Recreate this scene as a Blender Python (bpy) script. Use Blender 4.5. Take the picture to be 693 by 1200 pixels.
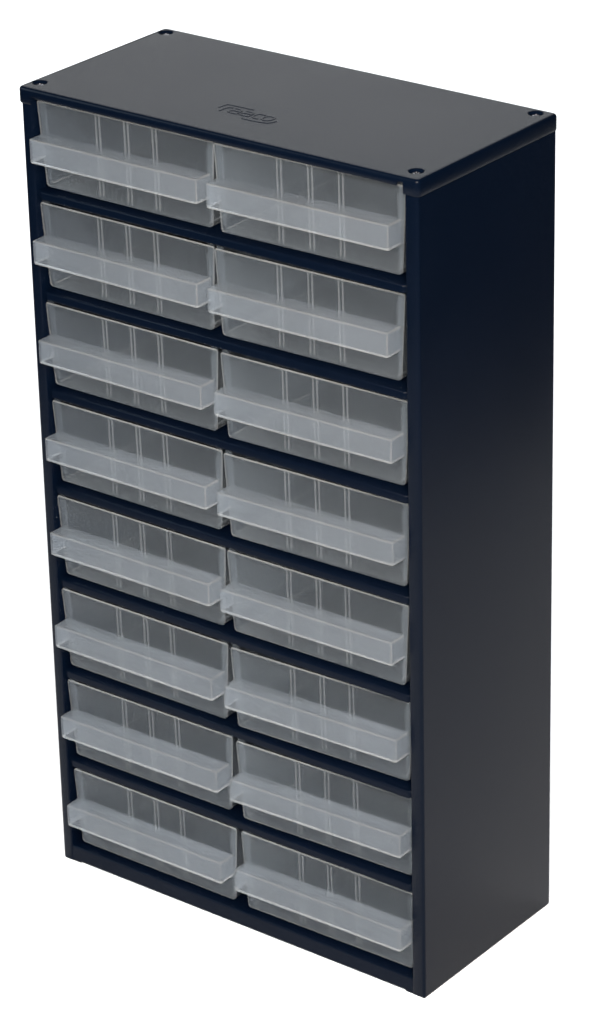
import bpy, bmesh, math, random
from mathutils import Vector, Matrix

for o in list(bpy.data.objects):
    bpy.data.objects.remove(o)
scene = bpy.context.scene
C = scene.collection
MM = 0.001

# ------------------------------------------------------------------ camera
cam_data = bpy.data.cameras.new("camera")
cam = bpy.data.objects.new("camera", cam_data)
C.objects.link(cam)
cam.location = (1.4356678, -1.5581914, 1.2497163)
cam.rotation_mode = 'XYZ'
cam.rotation_euler = (1.14096916, 0.02056252, 0.65336087)
cam_data.sensor_fit = 'VERTICAL'
cam_data.sensor_height = 36.0
cam_data.sensor_width = 36.0
cam_data.lens = 4188.34 / 1200.0 * 36.0
cam_data.shift_x = -15.338 / 1200.0
cam_data.shift_y = -42.085 / 1200.0
cam_data.clip_start = 0.01
cam_data.clip_end = 100.0
scene.camera = cam

# ------------------------------------------------------------------ world, lamps, exposure
world = bpy.data.worlds.new("World")
scene.world = world
world.use_nodes = True
bg = world.node_tree.nodes["Background"]
bg.inputs[0].default_value = (0.93, 0.96, 1.0, 1)
bg.inputs[1].default_value = 0.06


def softbox(name, loc, target, sx, sy, watts, col=(1, 1, 1)):
    l = bpy.data.lights.new(name, 'AREA')
    l.shape = 'RECTANGLE'
    l.size = sx
    l.size_y = sy
    l.energy = watts
    l.color = col
    o = bpy.data.objects.new(name, l)
    C.objects.link(o)
    o.location = loc
    o.rotation_euler = (Vector(target) - Vector(loc)).to_track_quat('-Z', 'Y').to_euler()
    return o


softbox('key_softbox', (1.40, -1.40, 1.45), (0.12, 0.1, 0.25), 0.8, 0.8, 112, (1.0, 0.985, 0.97))
softbox('backdrop_fill', (-0.95, 1.55, 2.3), (-1.35, 2.05, 0.35), 1.8, 1.2, 72, (0.95, 0.98, 1.0))  # added, out of view: brightens the sweep that the lid reflects
softbox('fill_softbox', (-1.3, -1.1, 1.2), (0.1, 0.0, 0.25), 0.7, 0.9, 18, (0.74, 0.90, 1.0))

softbox('added_warm_fill', (0.50, -0.60, 0.82), (0.22, 0.0, 0.45), 0.3, 0.3, 5.5, (1.0, 0.84, 0.66))  # added light, out of view, to warm the upper right drawers

scene.view_settings.view_transform = 'Standard'
scene.view_settings.look = 'None'
scene.view_settings.exposure = 0.0
scene.view_settings.gamma = 1.0
scene.view_settings.use_curve_mapping = False
scene.render.engine = 'CYCLES'
scene.cycles.transparent_max_bounces = 64
scene.cycles.max_bounces = 16
scene.cycles.diffuse_bounces = 6
scene.cycles.glossy_bounces = 6
scene.cycles.transmission_bounces = 12
scene.cycles.use_denoising = True
scene.cycles.denoising_input_passes = 'RGB'


# ------------------------------------------------------------------ materials
def new_mat(name):
    m = bpy.data.materials.new(name)
    m.use_nodes = True
    nt = m.node_tree
    return m, nt, nt.nodes, nt.links


def paint_mat():
    m, nt, N, L = new_mat('navy_powder_coat')
    b = N['Principled BSDF']
    b.inputs['IOR'].default_value = 1.45
    tc = N.new('ShaderNodeTexCoord')
    n1 = N.new('ShaderNodeTexNoise')
    n1.inputs['Scale'].default_value = 14
    n1.inputs['Detail'].default_value = 5
    L.new(tc.outputs['Object'], n1.inputs['Vector'])
    r = N.new('ShaderNodeMapRange')
    r.inputs['To Min'].default_value = 0.27
    r.inputs['To Max'].default_value = 0.36
    L.new(n1.outputs['Fac'], r.inputs['Value'])
    L.new(r.outputs[0], b.inputs['Roughness'])
    cr = N.new('ShaderNodeMix')
    cr.data_type = 'RGBA'
    cr.inputs[6].default_value = (0.0007, 0.0022, 0.0062, 1)
    cr.inputs[7].default_value = (0.0009, 0.0027, 0.0076, 1)
    L.new(n1.outputs['Fac'], cr.inputs[0])
    L.new(cr.outputs[2], b.inputs['Base Color'])
    n2 = N.new('ShaderNodeTexNoise')
    n2.inputs['Scale'].default_value = 900
    n2.inputs['Detail'].default_value = 2
    L.new(tc.outputs['Object'], n2.inputs['Vector'])
    bp = N.new('ShaderNodeBump')
    bp.inputs['Strength'].default_value = 0.12
    bp.inputs['Distance'].default_value = 0.0002
    L.new(n2.outputs['Fac'], bp.inputs['Height'])
    L.new(bp.outputs[0], b.inputs['Normal'])
    b.inputs['Specular IOR Level'].default_value = 0.068
    return m


def plastic_mat(name, opacity, albedo, rough=0.3):
    """frosted polypropylene sheet: clear share, milky scatter share, soft gloss"""
    m, nt, N, L = new_mat(name)
    for n in list(N):
        if n.type == 'BSDF_PRINCIPLED':
            N.remove(n)
    out = N['Material Output']
    tr = N.new('ShaderNodeBsdfTransparent')
    tr.inputs[0].default_value = (0.985, 0.99, 0.992, 1)
    df = N.new('ShaderNodeBsdfDiffuse')
    df.inputs[0].default_value = albedo
    tl = N.new('ShaderNodeBsdfTranslucent')
    tl.inputs[0].default_value = albedo
    sc = N.new('ShaderNodeMixShader')
    sc.inputs[0].default_value = 0.5
    L.new(df.outputs[0], sc.inputs[1])
    L.new(tl.outputs[0], sc.inputs[2])
    # milky share: denser seen edge-on, with faint moulding clouds
    lw = N.new('ShaderNodeLayerWeight')
    lw.inputs[0].default_value = 0.35
    tc = N.new('ShaderNodeTexCoord')
    nz = N.new('ShaderNodeTexNoise')
    nz.inputs['Scale'].default_value = 22
    nz.inputs['Detail'].default_value = 4
    # every drawer shows its own faint clouds and handling haze
    oi = N.new('ShaderNodeObjectInfo')
    vm = N.new('ShaderNodeVectorMath')
    vm.operation = 'MULTIPLY_ADD'
    vm.inputs[1].default_value = (9.0, 9.0, 9.0)
    L.new(oi.outputs['Location'], vm.inputs[0])
    L.new(tc.outputs['Object'], vm.inputs[2])
    L.new(vm.outputs[0], nz.inputs['Vector'])
    nz.inputs['Distortion'].default_value = 0.6
    mr = N.new('ShaderNodeMapRange')
    mr.inputs['To Min'].default_value = opacity * 0.7
    mr.inputs['To Max'].default_value = opacity * 1.3
    L.new(nz.outputs['Fac'], mr.inputs['Value'])
    ma = N.new('ShaderNodeMath')
    ma.operation = 'MULTIPLY_ADD'
    ma.inputs[1].default_value = 0.35
    L.new(lw.outputs['Facing'], ma.inputs[0])
    mp = N.new('ShaderNodeMath')
    mp.operation = 'MULTIPLY'
    L.new(ma.outputs[0], mp.inputs[0])
    ma.inputs[2].default_value = 0.85
    L.new(mr.outputs[0], mp.inputs[1])
    mx = N.new('ShaderNodeMixShader')
    L.new(mp.outputs[0], mx.inputs[0])
    L.new(tr.outputs[0], mx.inputs[1])
    L.new(sc.outputs[0], mx.inputs[2])
    gl = N.new('ShaderNodeBsdfGlossy')
    gl.inputs['Roughness'].default_value = rough
    fr = N.new('ShaderNodeFresnel')
    fr.inputs[0].default_value = 1.12
    fm = N.new('ShaderNodeMixShader')
    L.new(fr.outputs[0], fm.inputs[0])
    L.new(mx.outputs[0], fm.inputs[1])
    L.new(gl.outputs[0], fm.inputs[2])
    L.new(fm.outputs[0], out.inputs['Surface'])
    return m


def simple_mat(name, col, rough=0.5, metallic=0.0):
    m, nt, N, L = new_mat(name)
    b = N['Principled BSDF']
    b.inputs['Base Color'].default_value = col
    b.inputs['Roughness'].default_value = rough
    b.inputs['Metallic'].default_value = metallic
    n = N.new('ShaderNodeTexNoise')
    n.inputs['Scale'].default_value = 60
    r = N.new('ShaderNodeMapRange')
    r.inputs['To Min'].default_value = rough * 0.85
    r.inputs['To Max'].default_value = min(1, rough * 1.15)
    L.new(n.outputs['Fac'], r.inputs['Value'])
    L.new(r.outputs[0], b.inputs['Roughness'])
    return m


M_PAINT = paint_mat()
M_CLEAR = plastic_mat('frosted_clear_plastic', 0.080, (0.385, 0.44, 0.50, 1))
M_WALL = plastic_mat('frosted_bin_plastic', 0.044, (0.51, 0.56, 0.61, 1))
M_HANDLE = plastic_mat('frosted_grip_plastic', 0.205, (0.355, 0.392, 0.44, 1), 0.24)
M_BRIGHT_EDGE = plastic_mat('bright_edge_plastic', 0.19, (0.66, 0.66, 0.65, 1), 0.15)  # light piped to the plastic's edges is put into this paler colour
M_RIB = plastic_mat('plastic_ribs', 0.15, (0.58, 0.585, 0.59, 1))
M_SCREW = simple_mat('dark_screw_steel', (0.10, 0.10, 0.11, 1), 0.25, 1.0)
M_PAPER = simple_mat('white_paper', (0.9, 0.9, 0.9, 1), 0.9)


# ------------------------------------------------------------------ helpers
def link(name, bm, mat, parent=None, smooth_deg=None, loc=(0, 0, 0)):
    bmesh.ops.recalc_face_normals(bm, faces=bm.faces)
    me = bpy.data.meshes.new(name)
    bm.to_mesh(me)
    bm.free()
    mats = mat if isinstance(mat, (list, tuple)) else [mat]
    for m in mats:
        me.materials.append(m)
    if smooth_deg:
        me.shade_smooth()
        me.set_sharp_from_angle(angle=math.radians(smooth_deg))
    o = bpy.data.objects.new(name, me)
    C.objects.link(o)
    o.location = loc
    if parent:
        o.parent = parent
    return o


def empty(name, loc, label, cat, group=None):
    o = bpy.data.objects.new(name, None)
    o.empty_display_size = 0.02
    C.objects.link(o)
    o.location = loc
    o['label'] = label
    o['category'] = cat
    if group:
        o['group'] = group
    return o


def box(bm, x0, x1, y0, y1, z0, z1, bev=0.0, mat=0, seg=2):
    vs = [bm.verts.new((x * MM, y * MM, z * MM)) for z in (z0, z1) for y in (y0, y1) for x in (x0, x1)]
    fs = [bm.faces.new([vs[i] for i in f]) for f in
          ((0, 2, 3, 1), (4, 5, 7, 6), (0, 1, 5, 4), (2, 6, 7, 3), (0, 4, 6, 2), (1, 3, 7, 5))]
    for f in fs:
        f.material_index = mat
    if bev:
        es = list({e for f in fs for e in f.edges})
        bmesh.ops.bevel(bm, geom=es, offset=bev * MM, segments=seg, affect='EDGES', profile=0.5)
    return fs


def hexa(bm, pts, mat=0):
    """pts: 8 points, bottom ring of four then top ring of four (mm)"""
    vs = [bm.verts.new(Vector(p) * MM) for p in pts]
    fs = []
    for f in ((3, 2, 1, 0), (4, 5, 6, 7), (0, 1, 5, 4), (1, 2, 6, 5), (2, 3, 7, 6), (3, 0, 4, 7)):
        face = bm.faces.new([vs[i] for i in f])
        face.material_index = mat
        fs.append(face)
    return fs


def prism(bm, poly, axis, a0, a1, mat=0, caps=True, rings=None):
    """extrude a closed 2-D outline along x ('x': poly is (y,z)) or z ('z': poly is (x,y))"""
    def pt(p, a):
        return Vector((a, p[0], p[1])) * MM if axis == 'x' else Vector((p[0], p[1], a)) * MM
    levels = [(a0, poly), (a1, poly)] if rings is None else rings
    loops = [[bm.verts.new(pt(p, a)) for p in pl] for a, pl in levels]
    n = len(poly)
    for A, B in zip(loops, loops[1:]):
        for i in range(n):
            f = bm.faces.new((A[i], A[(i + 1) % n], B[(i + 1) % n], B[i]))
            f.material_index = mat
    if caps:
        bm.faces.new(loops[0][::-1]).material_index = mat
        bm.faces.new(loops[-1]).material_index = mat


def arc(cx, cy, r, a0, a1, n=6):
    return [(cx + r * math.cos(math.radians(a0 + (a1 - a0) * i / n)),
             cy + r * math.sin(math.radians(a0 + (a1 - a0) * i / n))) for i in range(n + 1)]


def tube(bm, pts, r, mat=0, n=8, squash=1.0, closed=False):
    """round bead along 3-D points (mm)"""
    P = [Vector(p) for p in pts]
    rings = []
    for i, p in enumerate(P):
        if closed:
            a, b = P[i - 1], P[(i + 1) % len(P)]
        else:
            a, b = P[max(i - 1, 0)], P[min(i + 1, len(P) - 1)]
        t = (b - a).normalized()
        up = Vector((0, 0, 1)) if abs(t.z) < 0.9 else Vector((0, 1, 0))
        s = t.cross(up).normalized()
        u = s.cross(t).normalized()
        rings.append([bm.verts.new((p + s * r * math.cos(2 * math.pi * k / n)
                                    + u * r * squash * math.sin(2 * math.pi * k / n)) * MM) for k in range(n)])
    pairs = list(zip(rings, rings[1:]))
    if closed:
        pairs.append((rings[-1], rings[0]))
    for A, B in pairs:
        for k in range(n):
            bm.faces.new((A[k], A[(k + 1) % n], B[(k + 1) % n], B[k])).material_index = mat
    if not closed:
        bm.faces.new(rings[0][::-1]).material_index = mat
        bm.faces.new(rings[-1]).material_index = mat


# ------------------------------------------------------------------ setting: added white paper sweep, its widths and unseen back shaped for reflections
def paper_sweep():
    az = 0.65336
    fwd = Vector((-math.sin(az), math.cos(az), 0))
    rgt = Vector((math.cos(az), math.sin(az), 0))
    org = Vector((0.152, 0.07, 0))
    prof = [(-0.9, 0, .75), (-.5, 0, .75), (0, 0, .75), (0.6, 0, .8), (1.1, 0, 1.5), (1.8, 0, 2.0), (2.6, 0, 2.2)]
    for k in range(1, 9):
        a = math.radians(90 * k / 8)
        prof.append((2.6 + 0.7 * math.sin(a), 0.7 * (1 - math.cos(a)), 2.3))
    prof.append((3.3, 2.6, 2.3))  # unseen upright back, added for the lid to reflect
    bm = bmesh.new()
    rows = []
    for u, z, w in prof:
        rows.append([bm.verts.new(org + fwd * u + rgt * (w * s) + Vector((0, 0, z))) for s in (-1, -.5, 0, .5, 1)])
    for A, B in zip(rows, rows[1:]):
        for i in range(4):
            bm.faces.new((A[i], A[i + 1], B[i + 1], B[i]))
    o = link('floor', bm, M_PAPER, None, 40)
    o['kind'] = 'structure'


paper_sweep()

# ------------------------------------------------------------------ cabinet
W, D, H = 303.3, 141.2, 552.0
SL, SR = 8.2, 293.8          # inner edges of the front uprights
PITCH = 67.48
cab = empty('storage_cabinet', (0, 0, 0),
            'tall navy blue metal small parts cabinet holding sixteen clear drawers on white ground', 'cabinet')


def side_panel(right):
    # one folded sheet: rounded front corner, front upright, return fold, side wall
    inner = SR if right else SL
    xo, s = (W, -1) if right else (0.0, 1)
    wd = abs(xo - inner)

    def X(t):
        return xo + s * t
    pl = [(X(0), D)]
    pl += [(X(2.0 - 2.0 * math.cos(math.radians(a))), 2.0 - 2.0 * math.sin(math.radians(a))) for a in range(0, 91, 15)]
    pl += [(X(wd - 1.1 + 1.1 * math.sin(math.radians(a))), 1.1 - 1.1 * math.cos(math.radians(a))) for a in range(0, 91, 30)]
    pl += [(X(wd), 10.0), (X(wd - 1.0), 10.0), (X(1.0), 10.8), (X(1.0), D)]
    cx = sum(p[0] for p in pl) / len(pl)
    small = []
    for i, p in enumerate(pl):
        small.append((p[0] + (0.9 * s if p[0] == X(0) else (0.6 * s if abs(p[0] - xo) < 2 and p[1] < 5 else 0)),
                      max(p[1], 1.0) if p[1] < 5 else min(p[1], D - 0.5)))
    bm = bmesh.new()
    prism(bm, pl, 'z', 0, 0, rings=[(0.0, small), (0.5, [((a[0] + b[0]) / 2 + 0.2 * (b[0] - a[0]), (a[1] + b[1]) / 2 + 0.2 * (b[1] - a[1])) for a, b in zip(small, pl)]), (1.4, pl), (549.5, pl)])
    return link('side_panel', bm, M_PAINT, cab, 35)


side_panel(False)
side_panel(True)

bm = bmesh.new()
box(bm, 1.05, W - 1.05, D - 1.2, D, 0.6, 549)
link('back_panel', bm, M_PAINT, cab)


def shelf_profile(lip):
    return [(1.6, -lip), (1.1, -lip + 0.5)] + [(2.3 - 1.2 * math.cos(math.radians(a)), -1.2 + 1.2 * math.sin(math.radians(a))) for a in range(0, 91, 15)] + \
        [(D - 1.3, 0), (D - 1.3, -0.9), (2.6, -0.9), (2.4, -lip)]


def shelf(z):
    bm = bmesh.new()
    pl = shelf_profile(5.5)
    # lip ends are cut back at a slant, as a folded tab
    a = [(p[0] + (1.4 if p[0] < 3 else 0), p[1] + (0.5 if p[1] < -1 else 0)) for p in pl]
    prism(bm, pl, 'x', 0, 0, rings=[(SL - 0.1, a), (SL + 1.6, a), (SL + 3.4, pl), (SR - 3.0, pl), (SR - 1.4, a), (SR + 0.1, a)])
    for xc in (20, 140, 161.0, 281):        # runner beads that carry the drawers
        box(bm, xc - 1.2, xc + 1.2, 24, D - 6, -0.05, 3.35, 0.3)
    return link('shelf', bm, M_PAINT, cab, 35, (0, 0, z * MM))


for k in range(1, 8):
    shelf(484.3 - PITCH * (k - 1))

# bottom panel with its front rail and runner beads
bm = bmesh.new()
zb = 484.3 - PITCH * 7
pl = [(1.5, 1.2), (0.5, 1.6)] + [(1.7 - 1.2 * math.cos(math.radians(a)), zb - 1.2 + 1.2 * math.sin(math.radians(a))) for a in range(0, 91, 15)] + \
    [(D - 1.3, zb), (D - 1.3, zb - 0.9), (2.4, zb - 0.9), (2.2, 1.2)]
prism(bm, pl, 'x', SL - 0.1, SR + 0.1)
for xc in (20, 140, 161.0, 281):
    box(bm, xc - 1.2, xc + 1.2, 24, D - 6, zb - 0.05, zb + 3.35, 0.3)
for x0, x1 in ((SL - 0.05, SL + 6.5), (SR - 6.0, SR + 0.05)):    # corner gussets that reach down as feet
    box(bm, x0, x1, 0.75, 2.6, 0.15, 7.5, 0.25)
link('bottom_panel', bm, M_PAINT, cab, 35)


# top cover: pressed lid with rounded rim, notched front lip and four dimples
def top_cover():
    ov = 1.3
    x0, x1, y0, y1 = -ov, W + ov, -ov, D + ov
    rc = 3.2

    def outline(ins):
        pts = []
        r = max(rc - ins, 0.5)
        a, b, c, d = x0 + ins, x1 - ins, y0 + ins, y1 - ins
        # start at front-left, counter-clockwise, with the lip's steps along the front
        pts += arc(a + r, c + r, r, 180, 270, 6)
        for xs in (SL + 0.6, SL + 0.7, SL + 4.2, SL + 4.3, SR - 5.0, SR - 4.9, SR - 0.3, SR - 0.2):
            pts.append((xs, c))
        pts += arc(b - r, c + r, r, 270, 360, 6)
        pts += arc(b - r, d - r, r, 0, 90, 6)
        pts += arc(a + r, d - r, r, 90, 180, 6)
        return pts
    n_arc = 7

    def lipz(i):   # lower edge of the lip under outline point i
        j = i - n_arc
        if 0 <= j < 8:
            return (541.4, 546.4, 546.4, 545.7, 545.7, 548.3, 548.3, 541.4)[j]
        return 541.4
    bm = bmesh.new()
    rings = []
    R = 2.2
    rings.append([bm.verts.new(Vector((p[0], p[1], H)) * MM) for p in outline(R + 0.4)])
    for a in (90, 68, 45, 22, 0):
        ca, sa = math.cos(math.radians(a)), math.sin(math.radians(a))
        ins = R * (1 - ca)
        z = H - R + R * sa
        rings.append([bm.verts.new(Vector((p[0], p[1], z)) * MM) for p in outline(ins)])
    o0 = outline(0.0)
    ob, oi = outline(0.5), outline(1.2)
    n = len(o0)
    lip1 = [bm.verts.new(Vector((o0[i][0], o0[i][1], lipz(i) + 0.7)) * MM) for i in range(n)]
    lip2 = [bm.verts.new(Vector((ob[i][0], ob[i][1], lipz(i))) * MM) for i in range(n)]
    lip3 = [bm.verts.new(Vector((oi[i][0], oi[i][1], lipz(i) + 0.1)) * MM) for i in range(n)]
    lip4 = [bm.verts.new(Vector((oi[i][0], oi[i][1], 549.6)) * MM) for i in range(n)]
    rings += [lip1, lip2, lip3, lip4]
    for A, B in zip(rings, rings[1:]):
        for i in range(n):
            bm.faces.new((A[i], B[i], B[(i + 1) % n], A[(i + 1) % n]))
    bm.faces.new(lip4[::-1])
    # flat top with four round dimples
    edges = []
    for i in range(n):
        edges.append(bm.edges.get((rings[0][i], rings[0][(i + 1) % n])))
    spots = [(6.4, 11.2), (6.6, 133.7), (293.6, 134.2), (294.0, 11.4)]
    for sx, sy in spots:
        K = 20
        prev = None
        for r, dz in ((5.8, 0), (5.4, 0), (5.0, -0.12), (4.5, -0.6), (3.5, -1.9), (2.9, -2.15)):
            ring = [bm.verts.new(Vector((sx + r * math.cos(2 * math.pi * k / K), sy + r * math.sin(2 * math.pi * k / K), H + dz)) * MM) for k in range(K)]
            if prev is None:
                edges += [bm.edges.new((ring[k], ring[(k + 1) % K])) for k in range(K)]
            else:
                for k in range(K):
                    bm.faces.new((prev[k], prev[(k + 1) % K], ring[(k + 1) % K], ring[k]))
            prev = ring
        bm.faces.new(prev)
    bmesh.ops.triangle_fill(bm, use_beauty=True, use_dissolve=False, edges=edges, normal=(0, 0, 1))
    o = link('top_cover', bm, M_PAINT, cab, 38)
    return o, spots


cover, spots = top_cover()
screw_me = None
for sx, sy in spots:
    if screw_me is None:
        bm = bmesh.new()
        K = 20
        prof = [(2.7, -0.35), (2.7, 0.35), (2.3, 0.75), (1.5, 1.0), (1.35, 0.35)]
        loops = [[bm.verts.new(Vector((r * math.cos(2 * math.pi * k / K), r * math.sin(2 * math.pi * k / K), z)) * MM) for k in range(K)] for r, z in prof]
        for A, B in zip(loops, loops[1:]):
            for k in range(K):
                bm.faces.new((A[k], A[(k + 1) % K], B[(k + 1) % K], B[k]))
        bm.faces.new(loops[-1])
        bm.faces.new(loops[0][::-1])
        s = link('screw', bm, M_SCREW, cover, 40)
        screw_me = s.data
    else:
        s = bpy.data.objects.new('screw', screw_me)
        C.objects.link(s)
        s.parent = cover
    s.location = (sx * MM, sy * MM, (H - 2.0) * MM)

# raised maker's emblem pressed in the lid
strokes = [
    [(128.4, 36.6), (128.6, 40.5), (129.6, 44.0), (138.0, 44.2), (149.0, 44.5)],
    [(132.6, 31.9), (132.5, 35.7), (133.0, 38.4), (134.4, 39.8), (136.4, 40.2)],
    [(138.4, 40.2), (142.6, 40.3), (144.2, 39.0), (144.8, 36.6), (144.9, 32.6), (140.6, 32.5), (138.2, 33.0), (138.0, 35.6), (139.8, 36.7), (144.6, 36.8)],
    [(147.2, 40.2), (151.6, 40.3), (153.2, 39.0), (153.7, 36.6), (153.8, 32.6), (149.4, 32.5), (147.0, 33.0), (146.8, 35.6), (148.6, 36.7), (153.5, 36.8)],
    [(161.2, 40.3), (158.0, 40.4), (156.3, 39.4), (155.8, 36.6), (156.4, 33.6), (158.2, 32.6), (161.4, 32.6)],
    [(163.2, 33.6), (162.8, 37.0), (163.6, 39.4), (165.6, 40.5), (168.4, 40.3), (169.6, 38.6), (169.4, 35.2), (168.4, 33.2), (165.8, 32.5)],
    [(153.0, 28.1), (160.0, 28.2), (166.6, 28.7), (170.6, 29.8), (172.6, 31.8), (173.4, 35.4)],
]
bm = bmesh.new()
for i, st in enumerate(strokes):
    tube(bm, [(x, y, H - 0.02) for x, y in st], 0.75, n=12, squash=0.42, closed=(i == 5))
link('embossed_emblem', bm, M_PAINT, cover, 60)

# ------------------------------------------------------------------ drawers
# local frame of a drawer: x across (0 = middle), y = 0 at the front panel's top face edge, z = 0 at its bottom edge
PH = 55.6            # front panel height
HW_T, HW_B = 69.4, 66.0
LEAN = 1.5
TH = 1.5


def fy(z):           # front face of the leaning panel
    return LEAN * (1 - z / PH)


def hw(z):
    return HW_B + (HW_T - HW_B) * z / PH


def front_panel(parent):
    bm = bmesh.new()
    out = []
    r = 2.2
    for cx, a0, a1 in ((-1, 180, 270), (1, 270, 360)):
        for p in arc(cx * (HW_B - r), r, r, a0, a1, 5):
            out.append(p)
    r = 0.8
    for cx, a0, a1 in ((1, 0, 90), (-1, 90, 180)):
        for p in arc(cx * (HW_T - r), PH - r, r, a0, a1, 3):
            out.append(p)
    F = [bm.verts.new(Vector((x, fy(z), z)) * MM) for x, z in out]
    B = [bm.verts.new(Vector((x, fy(z) + TH, z)) * MM) for x, z in out]
    bm.faces.new(F)
    bm.faces.new(B[::-1])
    n = len(out)
    rim = []
    for i in range(n):
        f = bm.faces.new((F[i], B[i], B[(i + 1) % n], F[(i + 1) % n]))
        f.material_index = 1
    # soft rounded top rim
    tube(bm, [(-HW_T + 0.6, TH / 2, PH - 0.15), (HW_T - 0.6, TH / 2, PH - 0.15)], 0.62, 1, 8)
    # stiffer side flanges, ending in small ears above the rim
    for s in (-1, 1):
        hexa(bm, [(s * (HW_B - 2.2), fy(4) + TH, 4), (s * (HW_B - .6), fy(4) + TH, 4), (s * (HW_B - .6), fy(4) + TH + .9, 4), (s * (HW_B - 2.2), fy(4) + TH + .9, 4),
                  (s * (HW_T - 5.2), TH, PH + 2.2), (s * (HW_T - .4), TH, PH + 2.4), (s * (HW_T - .4), TH + .9, PH + 2.4), (s * (HW_T - 5.2), TH + .9, PH + 2.2)], 0)
    o = link('front_panel', bm, [M_CLEAR, M_BRIGHT_EDGE, M_RIB], parent, 35)
    # pairs of divider ridges on the inside, each with a nib on the top edge
    for xr in (-22.3, 0.4, 22.6):
        b2 = bmesh.new()
        for dx in (-1.45, 1.45):
            x = xr + dx
            hexa(b2, [(x - .45, fy(2) + TH + .02, 2), (x + .45, fy(2) + TH + .02, 2), (x + .3, fy(2) + TH + 0.9, 2), (x - .3, fy(2) + TH + 0.9, 2),
                      (x - .45, fy(PH) + TH + .02, PH - .6), (x + .45, fy(PH) + TH + .02, PH - .6), (x + .3, fy(PH) + TH + 0.9, PH - .9), (x - .3, fy(PH) + TH + 0.9, PH - .9)])
        link('divider_slot', b2, M_RIB, o)
    return o


def bin_body(parent):
    bm = bmesh.new()
    t = 1.8
    y0, y1 = LEAN + TH + 0.05, 128.0
    wf, wb = 64.5, 62.8           # half widths front, back
    zt, zf = 50.0, 0.15
    # floor
    hexa(bm, [(-wf, y0, zf), (wf, y0, zf), (wb, y1, zf), (-wb, y1, zf),
              (-wf, y0, zf + t), (wf, y0, zf + t), (wb, y1, zf + t), (-wb, y1, zf + t)])
    # side walls, rising from the floor
    for s in (-1, 1):
        a, b = (s * wf, s * (wf - t)), (s * wb, s * (wb - t))
        yy0 = TH + 0.1
        hexa(bm, [(a[0], y0, zf + t), (a[1], y0, zf + t), (b[1], y1, zf + t), (b[0], y1, zf + t),
                  (a[0], yy0, zt), (a[1], yy0, zt), (b[1], y1, zt), (b[0], y1, zt)])
        # seam where floor and side wall meet
        tube(bm, [(s * (wf - t - .25), y0 + .5, zf + t + .2), (s * (wb - t - .25), y1 - t, zf + t + .2)], 0.42, 1, 6)
    # back wall
    hexa(bm, [(-wb + t, y1 - t, zf + t), (wb - t, y1 - t, zf + t), (wb - t, y1, zf + t), (-wb + t, y1, zf + t),
              (-wb + t, y1 - t, zt), (wb - t, y1 - t, zt), (wb - t, y1, zt), (-wb + t, y1, zt)])
    tube(bm, [(-wb + t, y1 - t / 2, zt), (wb - t, y1 - t / 2, zt)], 0.75, 1, 8)
    return link('bin_body', bm, [M_WALL, M_BRIGHT_EDGE], parent, 35)


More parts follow.
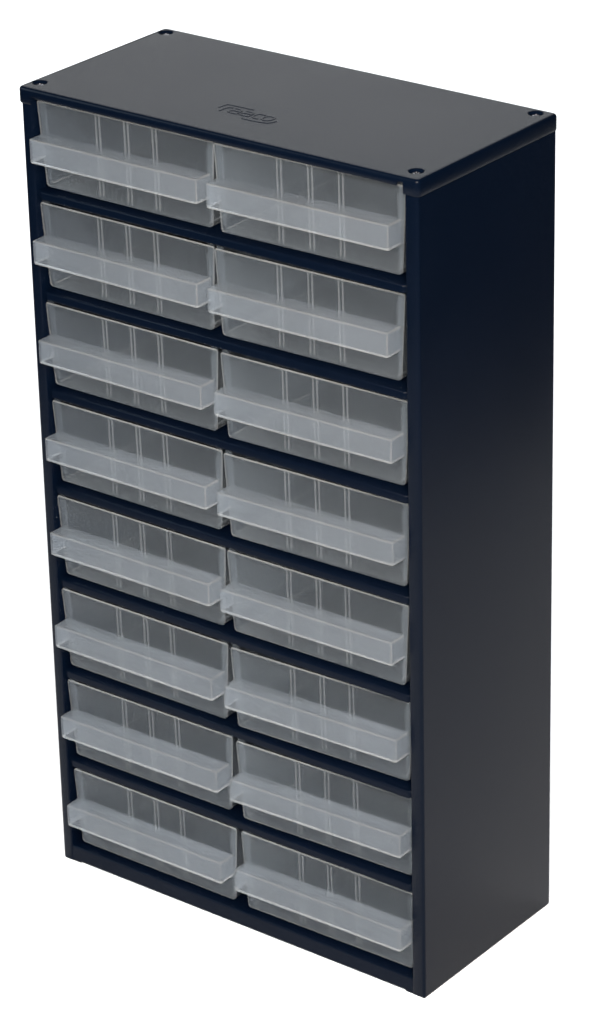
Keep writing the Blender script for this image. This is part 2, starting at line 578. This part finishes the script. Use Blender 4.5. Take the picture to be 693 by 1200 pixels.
def grip(parent):
    # hollow pull with an open underside: outer shell, then an inner shell, joined along the rim
    bm = bmesh.new()
    hwid, zt, zb = 66.1, 35.3, 20.1
    yb, yf = 0.5, -13.2
    n = 6

    def shell(ins):
        h, z1, f = hwid - ins, zt - ins, yf + ins
        r = max(0.9 - ins * 0.4, 0.4)
        # plan outline (open at the back), then rounded over to the roof
        plan = [(-h, yb)] + [(-h + r - r * math.cos(math.radians(a)), f + r - r * math.sin(math.radians(a))) for a in range(0, 91, 18)] + \
               [(h - r + r * math.sin(math.radians(a)), f + r - r * math.cos(math.radians(a))) for a in range(0, 91, 18)] + [(h, yb)]
        levels = []
        levels.append((zb, plan))
        for a in (0, 30, 60, 90):
            k = r * (1 - math.cos(math.radians(a)))
            z = z1 - r + r * math.sin(math.radians(a))
            pl = []
            for x, y in plan:
                nx = max(min(x, h - k), -h + k)
                ny = max(y, f + k)
                pl.append((nx, ny))
            levels.append((z, pl))
        return [[bm.verts.new(Vector((x, y + fy(zt) * 0, z)) * MM) for x, y in pl] for z, pl in levels]
    O = shell(0.0)
    I = shell(1.25)
    for S in (O, I):
        for lv, (A, B) in enumerate(zip(S, S[1:])):
            for i in range(len(A) - 1):
                f = bm.faces.new((A[i], A[i + 1], B[i + 1], B[i]))
                # paler colour paints in the bright lines along roof edge and upright corners
                if S is O and (lv > 0 or 1 < i < 5 or 7 < i < 11):
                    f.material_index = 1
        bm.faces.new(S[-1])
    m = len(O[0])
    for i in range(m - 1):
        f = bm.faces.new((O[0][i], I[0][i], I[0][i + 1], O[0][i + 1]))
        f.material_index = 1
    for S0, S1 in zip(O, I):
        pass
    bmesh.ops.remove_doubles(bm, verts=bm.verts, dist=1e-6)
    # rolled lower rim, its bright edge line put into the colour
    h = hwid - 0.6
    f = yf + 0.6
    path = [(-h, yb, zb)] + [(-h + 1.0 - 1.0 * math.cos(math.radians(a)), f + 1.0 - 1.0 * math.sin(math.radians(a)), zb) for a in range(0, 91, 22)] + \
           [(h - 1.0 + 1.0 * math.sin(math.radians(a)), f + 1.0 - 1.0 * math.cos(math.radians(a)), zb) for a in range(0, 91, 22)] + [(h, yb, zb)]
    tube(bm, path, 0.68, 1, 8)
    return link('grip', bm, [M_HANDLE, M_BRIGHT_EDGE], parent, 40, (0.3 * MM, 0, 0))


ordinals = ['top', 'second', 'third', 'fourth', 'fifth', 'sixth', 'seventh', 'bottom']
left_x = [11.0, 8.9, 8.9, 10.0, 9.6, 9.3, 10.1, 11.2]
right_x = [151.6, 150.0, 152.2, 152.1, 151.3, 152.8, 154.5, 155.2]
rnd = random.Random(5)
parts = None
for k in range(8):
    for side, xs in (('left', left_x), ('right', right_x)):
        row = {0: 'top row', 7: 'bottom row'}.get(k, ordinals[k] + ' row from the top')
        lab = 'frosted clear drawer in the %s column, %s of the cabinet' % (side, row)
        root = empty('drawer', ((xs[k] + 69.2) * MM, (3.0 + rnd.uniform(-.2, .2)) * MM, (487.75 - PITCH * k) * MM), lab, 'drawer',
                     'clear drawers in the navy cabinet')
        # each drawer sits a little askew in its bay
        if side == 'left':
            rx, rz = 0.1, 0.25 + rnd.uniform(-.15, .15)
        else:
            rx, rz = -0.5, (1.5, 1.7, 1.7, 1.9, 0.9, 2.1, 2.0, 0.9)[k]
        root.rotation_euler = (math.radians(rx), math.radians(rnd.uniform(-.08, .08)), math.radians(rz))
        if parts is None:
            parts = [front_panel(root), bin_body(root), grip(root)]
        else:
            for src in parts:
                c = src.copy()
                C.objects.link(c)
                c.parent = root
                for ch in src.children:
                    d = ch.copy()
                    C.objects.link(d)
                    d.parent = c
